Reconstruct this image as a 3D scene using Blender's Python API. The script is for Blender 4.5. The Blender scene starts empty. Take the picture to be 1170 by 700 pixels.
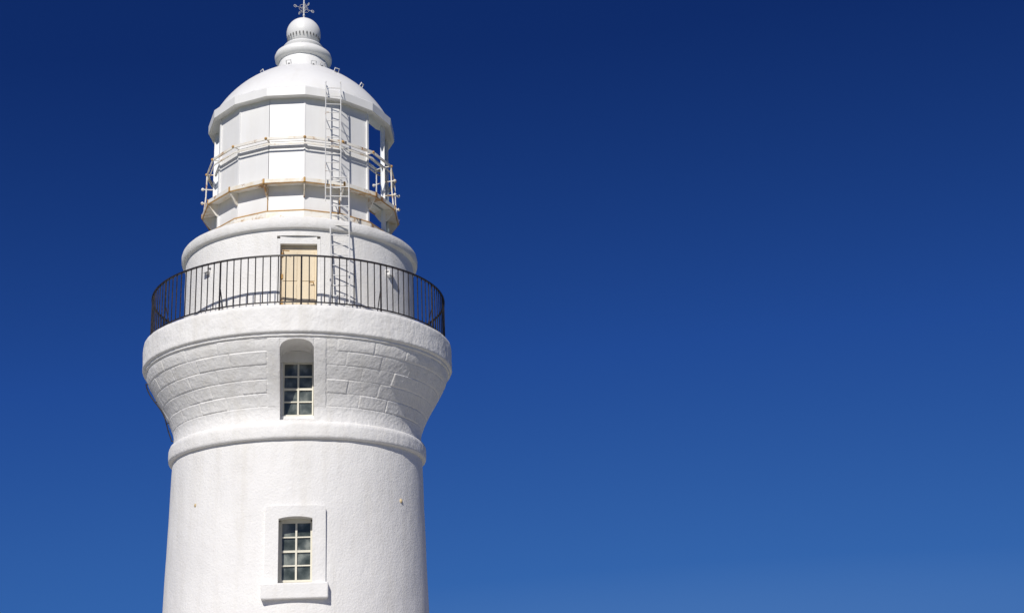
import bpy, math, random
from math import sin, cos, pi, radians, sqrt, asin, floor
from mathutils import Vector, Matrix, noise
random.seed(4)
scn = bpy.context.scene
scn.view_settings.view_transform = 'Standard'
try: scn.view_settings.look = 'None'
except Exception: pass
scn.view_settings.exposure = 0

# ------------------------------------------------------------------ materials
def newmat(name):
    m = bpy.data.materials.new(name); m.use_nodes = True
    nt = m.node_tree
    return m, nt, nt.nodes['Principled BSDF']

def N(nt, t, **kw):
    n = nt.nodes.new(t)
    for k, v in kw.items():
        if k in n.inputs: n.inputs[k].default_value = v
        else: setattr(n, k, v)
    return n

def ramp(nt, src, stops):
    r = nt.nodes.new('ShaderNodeValToRGB')
    el = r.color_ramp.elements
    while len(el) < len(stops): el.new(0.5)
    for e, (p, c) in zip(el, stops):
        e.position = p; e.color = (c[0], c[1], c[2], 1)
    nt.links.new(src, r.inputs[0])
    return r

def mixc(nt, fac, a, b, mode='MIX'):
    m = nt.nodes.new('ShaderNodeMix'); m.data_type = 'RGBA'; m.blend_type = mode
    for s, v in ((m.inputs[0], fac), (m.inputs[6], a), (m.inputs[7], b)):
        if hasattr(v, 'links'): nt.links.new(v, s)
        elif isinstance(v, (int, float)): s.default_value = v
        else: s.default_value = (v[0], v[1], v[2], 1)
    return m.outputs[2]

def paint(name, col=(.80, .79, .77), dirt=(.66, .63, .57), dirt_amt=.5, bump=.25, bscale=28, bdist=.01,
          rust=None, rough=.6, streak=True):
    m, nt, b = newmat(name)
    tc = N(nt, 'ShaderNodeTexCoord')
    mp = N(nt, 'ShaderNodeMapping'); mp.inputs['Scale'].default_value = (2.6, 2.6, .35 if streak else 2.6)
    nt.links.new(tc.outputs['Object'], mp.inputs[0])
    n1 = N(nt, 'ShaderNodeTexNoise', Scale=1.3, Detail=8.0, Roughness=.65)
    nt.links.new(mp.outputs[0], n1.inputs['Vector'])
    r1 = ramp(nt, n1.outputs[0], [(.48, (0, 0, 0)), (.78, (1, 1, 1))])
    n2 = N(nt, 'ShaderNodeTexNoise', Scale=.9, Detail=5.0, Roughness=.6)
    nt.links.new(tc.outputs['Object'], n2.inputs['Vector'])
    r2 = ramp(nt, n2.outputs[0], [(.3, (.93, .93, .935)), (.7, (1, 1, 1))])
    mul = N(nt, 'ShaderNodeMath', operation='MULTIPLY'); mul.inputs[1].default_value = dirt_amt
    nt.links.new(r1.outputs[0], mul.inputs[0])
    c = mixc(nt, mul.outputs[0], col, dirt)
    c = mixc(nt, 1.0, c, r2.outputs[0], 'MULTIPLY')
    # small specks
    n3 = N(nt, 'ShaderNodeTexNoise', Scale=16.0, Detail=4.0, Roughness=.7)
    nt.links.new(tc.outputs['Object'], n3.inputs['Vector'])
    r3 = ramp(nt, n3.outputs[0], [(.70, (0, 0, 0)), (.80, (.4, .4, .4))])
    c = mixc(nt, r3.outputs[0], c, (.50, .47, .42))
    if rust:
        n4 = N(nt, 'ShaderNodeTexNoise', Scale=rust[0], Detail=7.0, Roughness=.7)
        nt.links.new(tc.outputs['Object'], n4.inputs['Vector'])
        r4 = ramp(nt, n4.outputs[0], [(rust[1], (0, 0, 0)), (rust[1] + .09, (1, 1, 1))])
        n5 = N(nt, 'ShaderNodeTexNoise', Scale=30.0, Detail=3.0)
        nt.links.new(tc.outputs['Object'], n5.inputs['Vector'])
        r5 = ramp(nt, n5.outputs[0], [(.35, (.24, .10, .035)), (.7, (.55, .33, .11))])
        c = mixc(nt, r4.outputs[0], c, r5.outputs[0])
    nt.links.new(c, b.inputs['Base Color'])
    b.inputs['Roughness'].default_value = rough
    nb = N(nt, 'ShaderNodeTexNoise', Scale=float(bscale), Detail=6.0, Roughness=.62)
    nt.links.new(tc.outputs['Object'], nb.inputs['Vector'])
    nb2 = N(nt, 'ShaderNodeTexNoise', Scale=4.0, Detail=3.0, Roughness=.5)
    nt.links.new(tc.outputs['Object'], nb2.inputs['Vector'])
    add = N(nt, 'ShaderNodeMath', operation='ADD')
    nt.links.new(nb.outputs[0], add.inputs[0]); nt.links.new(nb2.outputs[0], add.inputs[1])
    bp = N(nt, 'ShaderNodeBump', Strength=bump, Distance=bdist)
    nt.links.new(add.outputs[0], bp.inputs['Height'])
    nt.links.new(bp.outputs[0], b.inputs['Normal'])
    return m

M_wall = paint('white_render', bump=.75, bscale=22, bdist=.016, rough=.75)
M_stone = paint('white_painted_stone', bump=.75, bscale=18, bdist=.016, dirt_amt=.6, rough=.75)
M_metal = paint('white_metal', col=(.80, .80, .79), bump=.15, bscale=9, bdist=.006, rough=.42, dirt_amt=.35)
M_metalr = paint('white_metal_rusty', col=(.79, .765, .70), dirt=(.66, .50, .26), bump=.3, bscale=30, bdist=.006, rough=.5, rust=(2.7, .55), dirt_amt=.9, streak=False)
M_ladder = paint('ladder_paint', col=(.70, .70, .69), bump=.3, bscale=40, bdist=.004, rough=.5, rust=(7.0, .60), dirt_amt=.6, streak=False)
M_rust = paint('rust', col=(.52, .31, .11), dirt=(.20, .08, .03), dirt_amt=1.0, bump=.6, bscale=40, bdist=.006, rough=.85, streak=False)
M_spot = paint('ochre_stain', col=(.60, .48, .28), dirt=(.42, .27, .12), dirt_amt=1.0, bump=.6, bscale=40, bdist=.006, rough=.85, streak=False)
M_frame = paint('cream_window_frame', col=(.72, .69, .58), dirt=(.5, .46, .36), bump=.1, dirt_amt=.5, rough=.5)
M_door = paint('cream_door_paint', col=(.73, .615, .43), dirt=(.60, .46, .29), dirt_amt=.9, bump=.2, bscale=14, rough=.5)
M_vent = paint('dark_slot', col=(.10, .10, .10), dirt=(.05, .05, .05), rough=.7)

m, nt, b = newmat('black_iron'); M_iron = m
tc = N(nt, 'ShaderNodeTexCoord'); n = N(nt, 'ShaderNodeTexNoise', Scale=14.0, Detail=5.0)
nt.links.new(tc.outputs['Object'], n.inputs['Vector'])
r = ramp(nt, n.outputs[0], [(.4, (.012, .012, .014)), (.75, (.045, .032, .025))])
nt.links.new(r.outputs[0], b.inputs['Base Color']); b.inputs['Roughness'].default_value = .45

m, nt, b = newmat('window_glass'); M_pane = m
tc = N(nt, 'ShaderNodeTexCoord'); n = N(nt, 'ShaderNodeTexNoise', Scale=3.2, Detail=4.0)
nt.links.new(tc.outputs['Object'], n.inputs['Vector'])
r = ramp(nt, n.outputs[0], [(.38, (.04, .05, .045)), (.52, (.09, .105, .10)), (.66, (.22, .24, .22))])
nt.links.new(r.outputs[0], b.inputs['Base Color']); b.inputs['Roughness'].default_value = .12
bp = N(nt, 'ShaderNodeBump', Strength=.2, Distance=.01); nt.links.new(n.outputs[0], bp.inputs['Height'])
nt.links.new(bp.outputs[0], b.inputs['Normal'])

m = bpy.data.materials.new('lantern_glass'); m.use_nodes = True; nt = m.node_tree; M_glass = m
nt.nodes.remove(nt.nodes['Principled BSDF'])
out = nt.nodes['Material Output']
tr = N(nt, 'ShaderNodeBsdfTransparent'); tr.inputs[0].default_value = (.70, .80, .84, 1)
gl = N(nt, 'ShaderNodeBsdfGlossy'); gl.inputs['Roughness'].default_value = .03; gl.inputs[0].default_value = (.9, .95, 1, 1)
fr = N(nt, 'ShaderNodeFresnel'); fr.inputs[0].default_value = 1.5
tc = N(nt, 'ShaderNodeTexCoord'); n = N(nt, 'ShaderNodeTexNoise', Scale=2.0, Detail=2.0)
nt.links.new(tc.outputs['Object'], n.inputs['Vector'])
bp = N(nt, 'ShaderNodeBump', Strength=.05, Distance=.01); nt.links.new(n.outputs[0], bp.inputs['Height'])
nt.links.new(bp.outputs[0], gl.inputs['Normal'])
mx = N(nt, 'ShaderNodeMixShader'); nt.links.new(fr.outputs[0], mx.inputs[0])
nt.links.new(tr.outputs[0], mx.inputs[1]); nt.links.new(gl.outputs[0], mx.inputs[2])
nt.links.new(mx.outputs[0], out.inputs[0])

m, nt, b = newmat('fresnel_lens_glass'); M_lens = m
tc = N(nt, 'ShaderNodeTexCoord'); w = N(nt, 'ShaderNodeTexWave', Scale=4.0, Distortion=.3)
w.bands_direction = 'Z'; nt.links.new(tc.outputs['Object'], w.inputs['Vector'])
r = ramp(nt, w.outputs[0], [(.2, (.10, .18, .20)), (.8, (.45, .58, .60))])
nt.links.new(r.outputs[0], b.inputs['Base Color']); b.inputs['Roughness'].default_value = .1

def groundmat(name, c1, c2, sc, bump):
    m, nt, b = newmat(name)
    tc = N(nt, 'ShaderNodeTexCoord'); n = N(nt, 'ShaderNodeTexNoise', Scale=sc, Detail=10.0, Roughness=.7)
    nt.links.new(tc.outputs['Object'], n.inputs['Vector'])
    r = ramp(nt, n.outputs[0], [(.35, c1), (.65, c2)])
    nt.links.new(r.outputs[0], b.inputs['Base Color']); b.inputs['Roughness'].default_value = .9
    bp = N(nt, 'ShaderNodeBump', Strength=bump, Distance=.05); nt.links.new(n.outputs[0], bp.inputs['Height'])
    nt.links.new(bp.outputs[0], b.inputs['Normal'])
    return m
M_grass = groundmat('grass_ground', (.05, .085, .02), (.11, .13, .045), 1.2, .8)
M_pave = groundmat('pale_concrete', (.36, .34, .31), (.46, .44, .40), 2.5, .2)

# ------------------------------------------------------------------ mesh helpers
def finish(name, v, f, mat, parent=None, ang=35, smooth=True):
    me = bpy.data.meshes.new(name); me.from_pydata(v, [], f); me.validate(); me.update()
    import bmesh
    bm = bmesh.new(); bm.from_mesh(me)
    bmesh.ops.recalc_face_normals(bm, faces=bm.faces)
    bm.to_mesh(me); bm.free()
    if smooth:
        me.polygons.foreach_set('use_smooth', [True] * len(me.polygons))
        me.set_sharp_from_angle(angle=radians(ang))
    me.materials.append(mat)
    o = bpy.data.objects.new(name, me); scn.collection.objects.link(o)
    if parent: o.parent = parent
    return o

class MB:
    def __init__(s): s.v = []; s.f = []
    def tube(s, pts, r, n=8, closed=False, flat=None):
        pts = [Vector(p) for p in pts]; L = len(pts); base = len(s.v)
        for i, p in enumerate(pts):
            a = pts[(i - 1) % L] if (closed or i > 0) else p
            c = pts[(i + 1) % L] if (closed or i < L - 1) else p
            t = (c - a).normalized()
            ref = Vector((0, 0, 1)) if abs(t.z) < .95 else Vector((0, 1, 0))
            x = t.cross(ref).normalized(); y = x.cross(t).normalized()
            rx, ry = (r, r) if flat is None else flat
            for k in range(n):
                q = 2 * pi * (k + .5) / n
                s.v.append(p + x * cos(q) * rx + y * sin(q) * ry)
        for i in range(L if closed else L - 1):
            j = (i + 1) % L
            for k in range(n):
                k2 = (k + 1) % n
                s.f.append((base + i * n + k, base + i * n + k2, base + j * n + k2, base + j * n + k))
        if not closed:
            s.f.append(tuple(base + k for k in range(n)))
            s.f.append(tuple(base + (L - 1) * n + k for k in reversed(range(n))))
    def box(s, c, hx, hy, hz, phi=0, tilt=0):
        t = Vector((cos(phi), sin(phi), 0)); nn = Vector((sin(phi), -cos(phi), 0)); z = Vector((0, 0, 1))
        c = Vector(c); b = len(s.v)
        for dz in (-1, 1):
            for dx, dy in ((-1, -1), (1, -1), (1, 1), (-1, 1)):
                s.v.append(c + t * dx * hx + nn * dy * hy + z * dz * hz)
        for q in ((0, 1, 2, 3), (7, 6, 5, 4), (0, 4, 5, 1), (1, 5, 6, 2), (2, 6, 7, 3), (3, 7, 4, 0)):
            s.f.append(tuple(b + i for i in q))
    def prism(s, poly, phi, half):   # poly of (r,z) in the radial plane, thickness 2*half
        t = Vector((cos(phi), sin(phi), 0)); nn = Vector((sin(phi), -cos(phi), 0)); b = len(s.v); L = len(poly)
        for sg in (-1, 1):
            for (r, z) in poly: s.v.append(nn * r + t * half * sg + Vector((0, 0, z)))
        s.f.append(tuple(b + i for i in range(L))); s.f.append(tuple(b + L + i for i in reversed(range(L))))
        for i in range(L):
            j = (i + 1) % L; s.f.append((b + i, b + j, b + L + j, b + L + i))
    def sphere(s, c, r, nu=12, nv=8, sc=(1, 1, 1)):
        b = len(s.v); c = Vector(c)
        for i in range(nv + 1):
            th = pi * i / nv
            for k in range(nu):
                q = 2 * pi * k / nu
                s.v.append(c + Vector((sin(th) * cos(q) * r * sc[0], sin(th) * sin(q) * r * sc[1], cos(th) * r * sc[2])))
        for i in range(nv):
            for k in range(nu):
                k2 = (k + 1) % nu
                s.f.append((b + i * nu + k, b + i * nu + k2, b + (i + 1) * nu + k2, b + (i + 1) * nu + k))
    def obj(s, name, mat, parent=None, smooth=True, ang=35): return finish(name, s.v, s.f, mat, parent, ang, smooth)

def P(phi, r, z): return Vector((r * sin(phi), -r * cos(phi), z))

def lathe(name, prof, n, mat, parent, off=0., smooth=True, ang=30, disp=None, hole=None, warp=None):
    """prof: [(r,z)]. hole=(halfwidth_x, z0, z1): opening facing phi=0, rows must include z0,z1."""
    v = []; f = []; L = len(prof)
    a0 = None
    if hole:
        hw, z0, z1 = hole
        rm = min(r for r, z in prof if z0 - 1e-4 <= z <= z1 + 1e-4)
        step = 2 * pi / n
        k0 = max(1, round(asin(hw / rm) / step)); a0 = k0 * step
    for i in range(n):
        phi = 2 * pi * i / n
        if phi > pi: phi -= 2 * pi
        for (r, z) in prof:
            p = phi
            if hole:
                a = asin(hw / r); lim = 4 * a0; s_ = abs(phi)
                if s_ <= a0: p = phi * a / a0
                elif s_ < lim: p = math.copysign(a + (s_ - a0) * (lim - a) / (lim - a0), phi)
            d = disp(p, r, z) if disp else 0.
            if hole and abs(phi) <= a0 + 1e-6 and z0 - 1e-4 <= z <= z1 + 1e-4: d = 0
            v.append(P(p + off, r + d, z))
    for i in range(n):
        j = (i + 1) % n
        pm = 2 * pi * (i + .5) / n
        if pm > pi: pm -= 2 * pi
        for k in range(L - 1):
            if hole and abs(pm) < a0:
                zm = (prof[k][1] + prof[k + 1][1]) / 2
                if z0 < zm < z1: continue
            f.append((i * L + k, j * L + k, j * L + k + 1, i * L + k + 1))
    return finish(name, v, f, mat, parent, ang, smooth)

def smoothprof(pts, n):
    # Catmull-Rom through (r,z)
    out = []
    P_ = [pts[0]] + pts + [pts[-1]]
    for i in range(1, len(P_) - 2):
        p0, p1, p2, p3 = P_[i - 1:i + 3]
        for k in range(n):
            t = k / n
            out.append(tuple(.5 * (2 * p1[c] + (p2[c] - p0[c]) * t + (2 * p0[c] - 5 * p1[c] + 4 * p2[c] - p3[c]) * t * t
                                   + (-p0[c] + 3 * p1[c] - 3 * p2[c] + p3[c]) * t ** 3) for c in (0, 1)))
    out.append(pts[-1]); return out

def rows(pts, maxstep, extra=()):
    """densify a polyline (r,z) and insert rows at the z values in extra"""
    out = [pts[0]]
    for a, b_ in zip(pts, pts[1:]):
        d = math.hypot(b_[0] - a[0], b_[1] - a[1]); k = max(1, int(math.ceil(d / maxstep)))
        ts = [i / k for i in range(1, k + 1)]
        for e in extra:
            if min(a[1], b_[1]) < e < max(a[1], b_[1]): ts.append((e - a[1]) / (b_[1] - a[1]))
        for t in sorted(set(ts)): out.append((a[0] + (b_[0] - a[0]) * t, a[1] + (b_[1] - a[1]) * t))
    return out

def h2(a, b_): 
    x = sin(a * 127.1 + b_ * 311.7 + 4.2) * 43758.5453
    return x - floor(x)

def blocks(phi, z, zbase, rowh, nb, depth, var, jw=.022, noise_a=.006):
    s = (z - zbase) / rowh; row = floor(s); fs = s - row
    t = phi / (2 * pi) * nb + .5 * (row % 2) + .25 * h2(row, 9)
    blk = floor(t); ft = t - blk
    bw = 2 * pi * 3.1 / nb
    wob = .003 * noise.noise(Vector((phi * 9, z * 3, row)))
    d = min(min(ft, 1 - ft) * bw, min(fs, 1 - fs) * rowh) + wob
    g = max(0., min(1., d / jw)); g = g * g * (3 - 2 * g)
    pt = Vector((phi * 3.1, z, 0))
    k = (h2(row, blk) - .5) * var + (ft - .5) * (h2(row + 7, blk) - .5) * var * 1.2 + (fs - .5) * (h2(row + 3, blk) - .5) * var
    return g * k - depth * (1 - g) * (.6 + .5 * abs(noise.noise(pt * 1.3 + Vector((0, 0, 5)))) * 1.6) \
        + noise_a * noise.noise(pt * 7) + noise_a * .6 * noise.noise(pt * 17)

# ------------------------------------------------------------------ lighthouse
LH = bpy.data.objects.new('lighthouse', None); scn.collection.objects.link(LH)
LH.rotation_euler[2] = radians(-1.3)

# --- shaft
WZ0, WZ1, WHW = 4.30, 5.76, .37
prof = rows([(3.02, .45), (2.935, .55), (2.846, 4.08), (2.779, 7.10), (2.775, 7.27)], .15, (WZ0, WZ1))
def d_shaft(p, r, z):
    q = Vector((r * sin(p), r * cos(p), z))
    return .008 * noise.noise(q * 1.1) + .005 * noise.noise(q * 3.3)
lathe('tower_shaft', prof, 540, M_wall, LH, disp=d_shaft, hole=(WHW, WZ0, WZ1), ang=50)
# plinth
lathe('plinth', [(3.25, 0), (3.25, .42), (3.20, .47), (2.95, .48)], 180, M_wall, LH)
# string course
sc = [(2.74, 7.262), (2.835, 7.268), (2.862, 7.30), (2.868, 7.40), (2.862, 7.54), (2.84, 7.60), (2.80, 7.632), (2.72, 7.645)]
def d_sc(p, r, z):
    q = Vector((r * sin(p), r * cos(p), z)); return .008 * noise.noise(q * 2.2) + .005 * noise.noise(q * 9)
lathe('string_course', rows(sc, .04), 720, M_wall, LH, disp=d_sc, ang=50)

# --- cove of stone blocks with window opening
UZ0, UZ1, UHW = 7.68, 9.22, .345
cp = smoothprof([(2.765, 7.64), (2.77, 7.88), (2.85, 8.13), (2.975, 8.38), (3.12, 8.63), (3.26, 8.88), (3.37, 9.10), (3.425, 9.27)], 12)
cp = rows(cp, .012, (UZ0, UZ1))
def d_cove(p, r, z):
    if z > 9.24: return 0.
    if z < 7.96:
        q = Vector((p * 3, z, 0)); return .006 * noise.noise(q * 4) + .004 * noise.noise(q * 14)
    e = abs(p) * r
    k = blocks(p, z, 7.96, .262, 25, .016, .016, .020, .005)
    if e < .62:      # dressed jamb stones beside the window
        k = .008 + .004 * noise.noise(Vector((p * 20, z * 6, 0))) - (.015 if e > .60 else 0)
    return k
lathe('stone_cove', cp, 1440, M_stone, LH, disp=d_cove, hole=(UHW, UZ0, UZ1), ang=80)

# --- cornice / gallery parapet band
par = [(3.40, 9.262), (3.445, 9.268), (3.455, 9.285), (3.455, 9.325), (3.50, 9.345), (3.512, 9.37), (3.515, 9.86), (3.50, 9.92), (3.45, 9.945), (3.30, 9.95), (2.5, 9.955)]
def d_par(p, r, z):
    if r < 3.42: return 0
    q = Vector((p * 3.5, z, 0)); 
    return .011 * noise.noise(q * 1.7) + .008 * noise.noise(q * 5) + .005 * noise.noise(q * 15)
lathe('gallery_parapet', rows(par, .03), 900, M_stone, LH, disp=d_par, ang=60)

# --- drum below the lantern, with door opening
DZ0, DZ1, DHW = 9.98, 11.80, .465
dr = rows([(2.665, 9.93), (2.66, 11.93), (2.68, 11.95), (2.735, 11.965), (2.755, 12.0), (2.76, 12.12), (2.745, 12.18), (2.70, 12.21), (2.20, 12.44), (2.0, 12.46)], .15, (DZ0, DZ1))
lathe('lantern_drum', dr, 540, M_wall, LH, disp=d_shaft, hole=(DHW, DZ0, DZ1), ang=40)
lathe('drum_skirting', [(2.66, 9.957), (2.73, 9.958), (2.73, 10.08), (2.665, 10.10)], 256, M_wall, LH)

# --- reveals
def make_reveal(name, Rf, hw, z0, z1, yin, mat):
    v = []; f = []
    def col(pts):
        b = len(v)
        for p in pts: v.append(p); v.append((p[0], yin, p[2]))
        for i in range(len(pts) - 1): f.append((b + 2 * i, b + 2 * i + 2, b + 2 * i + 3, b + 2 * i + 1))
    nz = 24
    for sx in (-1, 1):
        pts = []
        for i in range(nz + 1):
            z = z0 + (z1 - z0) * i / nz; r = Rf(z); pts.append((sx * hw, -sqrt(r * r - hw * hw) - .004, z))
        col(pts)
    for z in (z0, z1):
        r = Rf(z); pts = []
        for i in range(9):
            x = -hw + 2 * hw * i / 8; pts.append((x, -sqrt(r * r - x * x) - .004, z))
        col(pts)
    return finish(name, v, f, mat, LH, smooth=False)
def interp(prof):
    def g(z):
        for a, b_ in zip(prof, prof[1:]):
            if a[1] <= z <= b_[1]: 
                t = (z - a[1]) / max(1e-6, b_[1] - a[1]); return a[0] + (b_[0] - a[0]) * t
        return prof[-1][0]
    return g
Rc = interp(cp)
make_reveal('cove_window_reveal', Rc, UHW, UZ0, UZ1, -2.40, M_wall)
make_reveal('door_reveal', lambda z: 2.665, DHW, DZ0, DZ1, -2.40, M_wall)
# arched head filling the top corners of the cove window opening
v = []; f = []; K = 20
def zar(x): return UZ1 - .004 - .17 * (1 - sqrt(max(0, 1 - (abs(x) / (UHW - .001)) ** 2.4)))
for i in range(K):
    a = -UHW + 2 * UHW * i / K + (.002 if i == 0 else 0); b_ = -UHW + 2 * UHW * (i + 1) / K - (.002 if i == K - 1 else 0)
    def yo(x, z): r = Rc(z) + .008; return -sqrt(r * r - x * x)
    q = len(v); za, zb = zar(a), zar(b_)
    v += [(a, yo(a, za), za), (b_, yo(b_, zb), zb), (b_, yo(b_, UZ1), UZ1 + .004), (a, yo(a, UZ1), UZ1 + .004), (b_, -2.45, zb), (a, -2.45, za)]
    f += [(q, q + 1, q + 2, q + 3), (q, q + 1, q + 4, q + 5)]
finish('cove_window_arch', v, f, M_wall, LH, ang=50)

# --- sash windows
def window(pref, x0, x1, z0, z1, y, cols, nrow, arch=0.):
    fr = MB(); gl = MB()
    w = x1 - x0; h = z1 - z0; t = .03; bt = .013
    cx = (x0 + x1) / 2; cz = (z0 + z1) / 2
    fr.box((x0 + t / 2, y, cz), t / 2, .03, h / 2); fr.box((x1 - t / 2, y, cz), t / 2, .03, h / 2)
    fr.box((cx, y, z0 + t * .7), w / 2 - t, .029, t * .7); fr.box((cx, y, z1 - t / 2), w / 2 - t, .029, t / 2)
    fr.box((cx, y - .006, cz), .019, .026, h / 2 - t)
    iw = w - 2 * t; ih = h - 2.4 * t; zb = z0 + 1.4 * t
    for r_ in range(1, nrow):
        z = zb + ih * r_ / nrow; tt = bt * (1.7 if r_ == nrow // 2 else 1)
        fr.box((cx, y - .002, z), iw / 2, .02, tt)
    for c in range(cols):
        for r_ in range(nrow):
            a = x0 + t + iw * c / cols; b_ = a + iw / cols; lo = zb + ih * r_ / nrow; hi = lo + ih / nrow
            k = random.uniform(-.006, .006); k2 = random.uniform(-.006, .006); bb = len(gl.v)
            yy = y + .012
            gl.v += [(a, yy + k, lo), (b_, yy - k, lo), (b_, yy - k + k2, hi), (a, yy + k + k2, hi)]
            gl.f.append((bb, bb + 1, bb + 2, bb + 3))
    fr.obj(pref + '_frame', M_frame, LH, smooth=False); gl.obj(pref + '_panes', M_pane, LH, smooth=False)

window('cove_window', -.30, .335, 7.80, 8.97, -2.46, 2, 4)
mb = MB()
mb.box((0, -2.44, 7.74), UHW, .12, .058); mb.box((0, -2.44, 9.09), UHW, .10, .118)
mb.box((-.3215, -2.44, 8.385), .0205, .07, .585)
mb.obj('cove_window_head_and_sill', M_wall, LH, smooth=False)
window('shaft_window', -.30, .325, 4.40, 5.60, -2.56, 2, 4)

# --- surround of the shaft window (slightly cambered head, follows the wall curve)
v = []; f = []; Ro = 2.885; yi = -2.50; hw = .335; ow = .60; zs = 4.36; zt = 5.88
xs = sorted(set([-ow, -ow + .012, -ow + .03, -ow + .06, -hw, hw, ow - .06, ow - .03, ow - .012, ow] + [-hw + 2 * hw * i / 16 for i in range(17)] + [-.5, .5]))
def yf(x): return -sqrt(Ro * Ro - x * x)
def yb(x): return -sqrt(2.79 ** 2 - x * x)
def ztop(x):
    d = ow - abs(x); return zt - (0 if d >= .06 else .06 - sqrt(max(0, .06 ** 2 - (.06 - d) ** 2)))
def zarch(x): return 5.625 + .04 * (1 - (x / hw) ** 2)
for a, b_ in zip(xs, xs[1:]):
    inside = abs((a + b_) / 2) < hw
    za, zb = (zarch(a), zarch(b_)) if inside else (zs, zs)
    q = len(v)
    v += [(a, yf(a), za), (b_, yf(b_), zb), (b_, yf(b_), ztop(b_)), (a, yf(a), ztop(a)), (a, yb(a), ztop(a)), (b_, yb(b_), ztop(b_))]
    f += [(q, q + 1, q + 2, q + 3), (q + 3, q + 2, q + 5, q + 4)]
    if inside:
        q = len(v); v += [(a, yf(a), za), (b_, yf(b_), zb), (b_, yi, zb), (a, yi, za)]; f.append((q, q + 1, q + 2, q + 3))
        q = len(v); v += [(a, yi, za), (b_, yi, zb), (b_, yi, 5.80), (a, yi, 5.80)]; f.append((q, q + 1, q + 2, q + 3))
for sx in (-1, 1):
    x = sx * hw; q = len(v)
    v += [(x, yf(x), zs), (x, yf(x), zarch(x)), (x, yi, zarch(x)), (x, yi, zs)]; f.append((q, q + 1, q + 2, q + 3))
    x = sx * ow; q = len(v)
    v += [(x, yf(x), zs), (x, yf(x), ztop(x)), (x, yb(x), ztop(x)), (x, yb(x), zs)]; f.append((q, q + 1, q + 2, q + 3))
o = finish('shaft_window_surround', v, f, M_wall, LH, ang=40)
mb = MB(); mb.box((0, -2.72, 4.20), .655, .235, .155)
o = mb.obj('shaft_window_sill', M_wall, LH, smooth=False)
bv = o.modifiers.new('bev', 'BEVEL'); bv.width = .03; bv.segments = 3
mb = MB(); mb.box((-.3175, -2.56, 4.98), .0165, .05, .62); mb.box((.330, -2.56, 4.98), .004, .05, .62)
mb.box((0, -2.53, 5.635), .30, .06, .035)
mb.box((0, -2.5, 4.375), .334, .09, .022); mb.obj('shaft_window_linings', M_frame, LH, smooth=False)

# --- gallery door
mb = MB()
mb.box((-.43, -2.52, 10.86), .034, .10, .878); mb.box((.43, -2.52, 10.86), .034, .10, .878)
mb.box((0, -2.52, 11.71), .396, .10, .089)
mb.obj('door_frame', M_wall, LH, smooth=False)
mb = MB(); mb.box((0, -2.47, 10.80), .394, .03, .815)
for zc, hh in ((10.42, .30), (11.14, .34)):
    for sx in (-1, 1): mb.box((sx * .19, -2.505, zc), .155, .008, hh)
o = mb.obj('gallery_door', M_door, LH, smooth=False)
bv = o.modifiers.new('bev', 'BEVEL'); bv.width = .006; bv.segments = 2
mb = MB(); mb.tube([(.32, -2.51, 10.75), (.32, -2.57, 10.75), (.24, -2.57, 10.75)], .012)
for z in (10.3, 10.9, 11.4): mb.box((-.36, -2.515, z), .03, .012, .05)
mb.tube([(-.34, -2.5, 11.50), (-.34, -2.60, 11.47), (-.20, -2.62, 11.45)], .012)
mb.obj('door_ironwork', M_rust, LH)

# --- railing
mb = MB(); RR = 3.37; NB = 132
mb.tube([P(2 * pi * i / 132, RR, 11.06) for i in range(132)], .02, 4, True, flat=(.03, .022))
mb.tube([P(2 * pi * i / 132, RR, 10.03) for i in range(132)], .02, 4, True, flat=(.022, .015))
for i in range(NB):
    a = 2 * pi * (i + .5) / NB; j = random.uniform(-.0012, .0012)
    if i % 11 == 0:
        mb.tube([P(a, RR, 9.93), P(a, RR, 11.06)], .021, 6)
        mb.tube([P(a, RR - .02, 10.45), P(a, RR - .16, 9.94)], .012, 6)
    else: mb.tube([P(a + j, RR, 10.03), P(a + random.uniform(-.0012, .0012), RR, 11.05)], .013, 6)
mb.obj('gallery_railing', M_iron, LH)

# ------------------------------------------------------------------ lantern
O = radians(2.5); S = 2 * pi / 16; RL = 2.08; ZB, ZT = 12.50, 15.48
def poly(r, z, n=16): return [P(O + S * i, r, z) for i in range(n)]
def ring16(name, prof, mat, ang=20): return lathe(name, prof, 16, mat, LH, off=O, smooth=False)
ring16('lantern_foot_flange', [(2.0, 12.45), (2.17, 12.452), (2.17, 12.60), (2.085, 12.605)], M_metalr)
ring16('foot_flange_rust_line', [(2.09, 12.606), (2.172, 12.607), (2.172, 12.632), (2.09, 12.64)], M_rust)
pan = MB(); gla = MB()
for i in range(16):
    a = O + S * i; b_ = a + S
    k = i if i < 8 else i - 16
    if -3 <= k <= 1:
        for zz in ((12.56, 14.36), (14.375, ZT)):
            q = len(pan.v); e = .003
            pan.v += [P(a + e, RL, zz[0]), P(b_ - e, RL, zz[0]), P(b_ - e, RL, zz[1]), P(a + e, RL, zz[1]),
                      P(a + e, RL - .03, zz[0]), P(b_ - e, RL - .03, zz[0]), P(b_ - e, RL - .03, zz[1]), P(a + e, RL - .03, zz[1])]
            pan.f += [(q, q + 1, q + 2, q + 3), (q + 4, q + 5, q + 6, q + 7), (q, q + 1, q + 5, q + 4), (q + 3, q + 2, q + 6, q + 7), (q, q + 3, q + 7, q + 4), (q + 1, q + 2, q + 6, q + 5)]
    else:
        q = len(gla.v)
        gla.v += [P(a, RL - .02, 12.56), P(b_, RL - .02, 12.56), P(b_, RL - .02, ZT), P(a, RL - .02, ZT)]; gla.f.append((q, q + 1, q + 2, q + 3))
pan.obj('lantern_blanking_panels', M_metal, LH, smooth=False)
gla.obj('lantern_glazing', M_glass, LH, smooth=False)
mu = MB()
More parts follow.
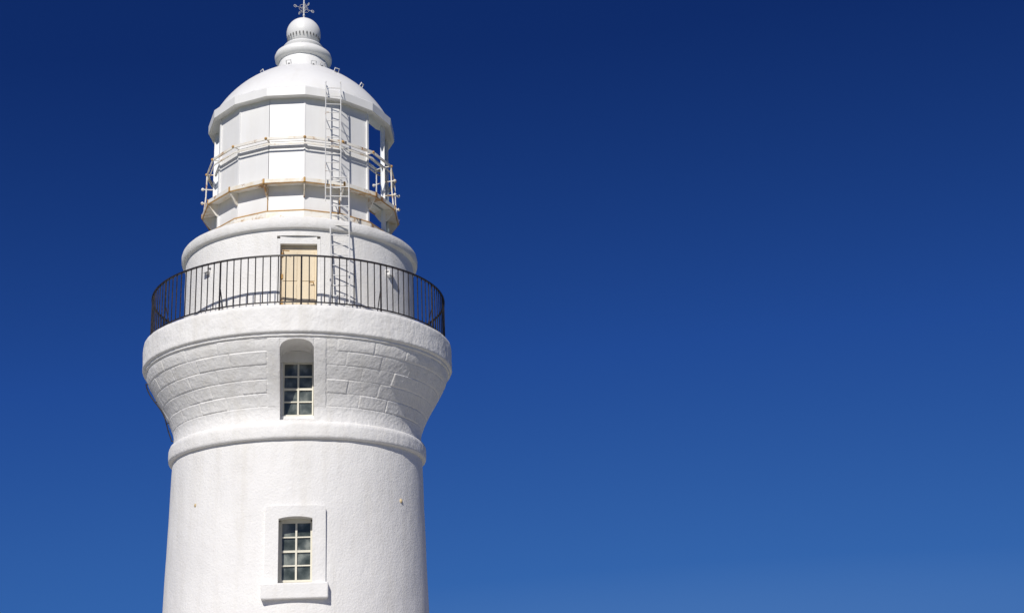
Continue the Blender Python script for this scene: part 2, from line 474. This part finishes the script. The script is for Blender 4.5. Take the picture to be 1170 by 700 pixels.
for i in range(16):
    a = O + S * i; k = i if i < 8 else i - 16
    if k in (-3, 2) or not (-3 <= k <= 2): mu.box(P(a, RL - .005, (12.64 + ZT) / 2), .028, .035, (ZT - 12.64) / 2 - .01, a)
    elif k in (-2, 0): mu.box(P(a, RL - .005, (12.64 + ZT) / 2), .016, .016, (ZT - 12.64) / 2 - .004, a)
for z in (13.30, 14.37):
    for i in range(16):
        k = i if i < 8 else i - 16
        if not (-3 <= k <= 1):
            mu.tube([P(O + S * i, RL - .005, z), P(O + S * (i + 1), RL - .005, z)], .022, 4)
mu.obj('lantern_mullions', M_metal, LH, smooth=False)

# catwalk
ring16('catwalk_deck', [(2.09, 13.255), (2.335, 13.235), (2.35, 13.235), (2.35, 13.325), (2.335, 13.33), (2.09, 13.325), (2.09, 13.255)], M_metalr)
bk = MB(); rb = MB()
for i in range(16):
    a = O + S * i
    bk.prism([(2.085, 13.25), (2.325, 13.232), (2.30, 13.16), (2.16, 12.98), (2.085, 12.95)], a, .014)
    rb.box(P(a, 2.353, 13.28), .022, .006, .055, a)
    if i % 2: rb.tube([P(a, 2.10, 12.98), P(a, 2.10, 12.64)], .010, 5)
bk.obj('catwalk_brackets', M_metalr, LH, smooth=False)
rb.tube(poly(2.335, 13.218), .013, 6, True)
rb.obj('catwalk_rust_joints', M_rust, LH, smooth=False)
# guard rails
gr = MB(); gj = MB()
gr.tube(poly(2.26, 14.37), .024, 4, True, flat=(.02, .045))
gr.tube(poly(2.23, 14.24), .014, 4, True, flat=(.014, .026))
for i in range(16):
    a = O + S * i; k = i if i < 8 else i - 16
    gr.tube([P(a, 2.06, 14.37), P(a, 2.29, 14.37)], .017, 6)
    gj.sphere(P(a, 2.275, 14.37), .034, 8, 6)
    if not (-3 <= k <= 2):
        gr.tube([P(a, 2.31, 13.3), P(a, 2.27, 13.8), P(a, 2.26, 14.37)], .017, 6)
        for z in (13.62, 13.98):
            gr.tube([P(a, 2.07, z), P(a, 2.34, z)], .016, 6); gr.sphere(P(a, 2.35, z), .04, 8, 6)
gr.obj('lantern_guard_rails', M_metalr, LH); gj.obj('guard_rail_joints', M_rust, LH)

# roof eave, dome, finial
ring16('roof_eave', [(2.05, 15.475), (2.20, 15.45), (2.265, 15.46), (2.27, 15.66), (2.20, 15.72), (1.9, 15.79)], M_metal)
DP = smoothprof([(2.16, 15.72), (2.10, 15.86), (1.93, 16.13), (1.69, 16.42), (1.41, 16.68), (1.09, 16.92), (.80, 17.10), (.60, 17.20)], 8)
lathe('roof_dome', DP, 128, M_metal, LH, ang=40)
fin = [(.64, 17.12), (.63, 17.38), (.60, 17.44), (.60, 17.50), (.66, 17.53), (.705, 17.58), (.715, 17.66), (.69, 17.73), (.60, 17.80), (.50, 17.84),
       (.47, 17.87), (.50, 17.90), (.51, 17.94), (.48, 17.98), (.38, 18.00), (.36, 18.03)]
ZC = 18.37
for i in range(33):
    t = -1.0 + (1.0 + pi / 2) * i / 32
    if cos(t) > .02: fin.append((.43 * cos(t) + 0, ZC + .43 * sin(t)))
fin += [(.05, ZC + .435), (.05, ZC + .48), (.0, ZC + .49)]
lathe('roof_ventilator_ball', fin, 64, M_metal, LH, ang=45)
sl = MB()
for i in range(28):
    a = 2 * pi * i / 28; z = ZC - .16
    sl.box(P(a, .404, z), .014, .006, .035, a)
sl.obj('ventilator_slots', M_vent, LH, smooth=False)
wv = MB()
wv.tube([(0, 0, 18.84), (0, 0, 20.3)], .016, 6)
WQ = 19.13
for i in range(4):
    a = i * pi / 2 + .5
    wv.tube([P(a, 0, WQ), P(a, .15, WQ), P(a, .25, WQ)], .008, 5)
    wv.tube([P(a, .25 + .035 * cos(q), WQ + .035 * sin(q)) for q in [k * pi / 5 for k in range(10)]], .007, 5, True)
    wv.tube([P(a, .02, WQ - .10), P(a, .10, WQ - .08), P(a, .14, WQ - .04), P(a, .11, WQ - .02)], .006, 5)
    wv.tube([P(a, .02, WQ + .11), P(a, .08, WQ + .09), P(a, .12, WQ + .05), P(a, .09, WQ + .03)], .006, 5)
wv.sphere((0, 0, 18.93), .03); wv.sphere((0, 0, WQ + .15), .026)
wv.tube([(-.42, .12, 19.75), (.42, -.12, 19.75)], .012, 6)
wv.prism([(.10, 19.64), (.40, 19.60), (.34, 19.75), (.40, 19.90), (.10, 19.86)], radians(-106), .004)
wv.prism([(.38, 19.68), (.54, 19.75), (.38, 19.82)], radians(74), .006)
wv.obj('weather_vane', M_ladder, LH)

# lifting lugs on the dome
lg = MB(); dk = MB()
def domez(r):
    for a, b_ in zip(DP, DP[1:]):
        if b_[0] <= r <= a[0]: return a[1] + (b_[1] - a[1]) * (a[0] - r) / max(1e-6, a[0] - b_[0])
    return 17.2
for (phid, r) in ((-85, 1.15), (-20, .95), (14, 1.10), (28, 1.0), (34, 1.45), (80, 1.2), (62, 1.6), (-60, 1.1), (130, 1.2), (-140, 1.2), (180, 1.4)):
    a = radians(phid); t = Vector((cos(a), sin(a), 0)); c = P(a, r, domez(r)); up = P(a, .05, .08)
    lg.tube([c - t * .06 - up * .2, c - t * .06 + up, c + t * .06 + up, c + t * .06 - up * .2], .014, 6)
    dk.sphere(c, .03, 8, 6)
lg.obj('dome_lugs', M_ladder, LH); dk.obj('dome_lug_sockets', M_vent, LH)

# interior: lens and deck
lens = [(.02, 12.75)]
for i in range(40):
    z = 12.9 + 2.1 * i / 39; s = 1 - ((z - 13.95) / 1.25) ** 2
    lens.append((.55 + .45 * s + (.03 if i % 2 else 0), z))
lens.append((.02, 15.1))
lathe('fresnel_lens', lens, 48, M_lens, LH, smooth=False)
lathe('lens_pedestal', [(.45, 11.0), (.45, 12.7), (.7, 12.75), (.02, 12.76)], 32, M_iron, LH)
lathe('lantern_floor', [(2.05, 12.46), (.02, 12.46)], 32, M_iron, LH)
lathe('lantern_ceiling', [(2.05, 15.5), (.02, 15.6)], 32, M_vent, LH)

# ------------------------------------------------------------------ ladders
def ladder(name, x, w, p0, p1, ext, n, rr=.016, rung=.011):
    mb = MB(); a = Vector((x, p0[0], p0[1])); b_ = Vector((x, p1[0], p1[1])); d = (b_ - a)
    for sx in (-1, 1):
        o = Vector((sx * w / 2, 0, 0)); pts = [a + o, a + d * .5 + o + Vector((.004 * sx, 0, 0)), b_ + o] + [Vector((x, q[0], q[1])) + o for q in ext]
        mb.tube(pts, rr, 6, flat=(rr, rr * 1.5))
    for i in range(n):
        c = a + d * ((i + .5) / n)
        mb.tube([c - Vector((w / 2 + .012, 0, 0)), c + Vector((w / 2 + .012, 0, 0))], rung, 6)
    return mb.obj(name, M_ladder, LH)
XA, XB = .885, .74
ladder('gallery_ladder', XA, .40, (-2.98, 9.95), (-2.42, 13.42), [], 14, .018, .014)
ladder('roof_ladder', XB, .34, (-2.38, 12.75), (-2.34, 15.70), [(-2.24, 15.82), (-2.10, 15.86)], 14, .014, .011)
mb = MB()
for z in (12.08, 13.1): 
    for sx in (-.2, .2): mb.tube([(XA + sx, -2.50 if z > 13 else -2.66, z), (XA + sx, -2.25 if z > 13 else -2.6, z)], .012, 6)
for z in (13.9, 15.0, 15.6):
    for sx in (-.17, .17): mb.tube([(XB + sx, -2.35, z), (XB + sx, -1.92, z)], .010, 6)
mb.obj('ladder_stays', M_ladder, LH)

# small wall fittings
mb = MB()
for pd, z in ((-47.7, 11.26), (47.8, 11.22)):
    a = radians(pd); c = P(a, 2.66, z)
    mb.tube([P(a, 2.63, z), P(a, 2.74, z)], .07, 12)
    mb.prism([(2.66, z + .10), (2.78, z + .07), (2.78, z - .04), (2.76, z - .04), (2.76, z + .05), (2.66, z + .07)], a, .09)
mb.obj('drum_vents', M_wall, LH)
mb = MB()
for pd, z, s in ((51.0, 6.12, 1), (-47.5, 6.09, .8)):
    a = radians(pd); mb.sphere(P(a, 2.795, z), .045 * s, 10, 8, (.9, .9, 1.1))
mb.obj('rusted_anchor_stubs', M_spot, LH)
mb = MB()
pts = []
for i in range(20):
    z = 9.1 - 1.3 * i / 19; pts.append(P(radians(-84), Rc(z) + .05 + .03 * sin(i * .5), z))
mb.tube(pts, .014, 6)
for i in (0, 6, 13, 19): mb.tube([pts[i], P(radians(-84), Rc(pts[i].z) - .02, pts[i].z)], .012, 6)
mb.obj('lightning_conductor', M_iron, LH)
# entrance door at the foot (below the picture)
mb = MB(); mb.box((0, -3.0, 1.45), .75, .22, 1.45); mb.obj('entrance_surround', M_wall, LH, smooth=False)
mb = MB(); mb.box((0, -3.225, 1.25), .50, .02, 1.2)
for zc in (.65, 1.75):
    for sx in (-1, 1): mb.box((sx * .24, -3.25, zc), .18, .01, .45)
mb.obj('entrance_door', M_door, LH, smooth=False)

# ------------------------------------------------------------------ ground
def disc(name, R, z, mat, n=96):
    v = [(R * cos(2 * pi * i / n), R * sin(2 * pi * i / n), z) for i in range(n)]
    return finish(name, v, [tuple(range(n))], mat, smooth=False)
disc('ground', 6000, 0.0, M_grass)
disc('bounce_apron', 24, .006, M_pave)  # out of view; paving made wide and pale to bounce fill onto the undersides
v = [(-1.5, -80, .004), (1.5, -80, .004), (1.5, -23.5, .004), (-1.5, -23.5, .004)]
finish('footpath', v, [(0, 1, 2, 3)], M_pave, smooth=False)

# ------------------------------------------------------------------ light
SAZ, SEL = radians(-20), radians(38)
sd = Vector((sin(SAZ) * cos(SEL), -cos(SAZ) * cos(SEL), sin(SEL)))
L = bpy.data.lights.new('sun', 'SUN'); L.energy = 4.25; L.angle = radians(.5); L.color = (1, .955, .89)
lo = bpy.data.objects.new('sun', L); scn.collection.objects.link(lo)
lo.rotation_euler = (-sd).to_track_quat('-Z', 'Y').to_euler(); lo.location = sd * 60
W = bpy.data.worlds.new('World'); scn.world = W; W.use_nodes = True; nt = W.node_tree
bg = nt.nodes['Background']
sky = nt.nodes.new('ShaderNodeTexSky'); sky.sky_type = 'NISHITA'; sky.sun_disc = False
sky.sun_elevation = SEL; sky.sun_rotation = math.atan2(sd.x, sd.y)
sky.air_density = 1.0; sky.dust_density = 0.0; sky.ozone_density = 4.0; sky.altitude = 1500
hs = nt.nodes.new('ShaderNodeHueSaturation'); hs.inputs['Saturation'].default_value = 1.15
nt.links.new(sky.outputs[0], hs.inputs['Color'])
# deep polarised blue: the physical sky's brightness drives a blue response curve
sep = nt.nodes.new('ShaderNodeSeparateColor'); nt.links.new(hs.outputs[0], sep.inputs[0])
m1 = nt.nodes.new('ShaderNodeMath'); m1.operation = 'MULTIPLY'; m1.inputs[1].default_value = .07
nt.links.new(sep.outputs[2], m1.inputs[0])
rp = ramp(nt, m1.outputs[0], [(0, (.0015, .008, .055)), (.21, (.0050, .025, .140)), (.38, (.0155, .068, .295)), (.64, (.034, .128, .405)), (1.0, (.16, .33, .62))])
SB = .10
sc_ = nt.nodes.new('ShaderNodeVectorMath'); sc_.operation = 'SCALE'; sc_.inputs['Scale'].default_value = 1 / SB
nt.links.new(rp.outputs[0], sc_.inputs[0]); nt.links.new(sc_.outputs[0], bg.inputs[0])
bg.inputs[1].default_value = SB

# ------------------------------------------------------------------ camera
cam = bpy.data.cameras.new('camera'); co = bpy.data.objects.new('camera', cam); scn.collection.objects.link(co)
cam.sensor_width = 36; cam.lens = 1410 / 1170 * 36; cam.clip_end = 20000
M = Matrix.Rotation(radians(-10.24), 4, 'Z') @ Matrix.Rotation(radians(108.5), 4, 'X') @ Matrix.Rotation(radians(-2.7), 4, 'Z')
co.matrix_world = Matrix.Translation((0, -28, 1.6)) @ M
scn.camera = co
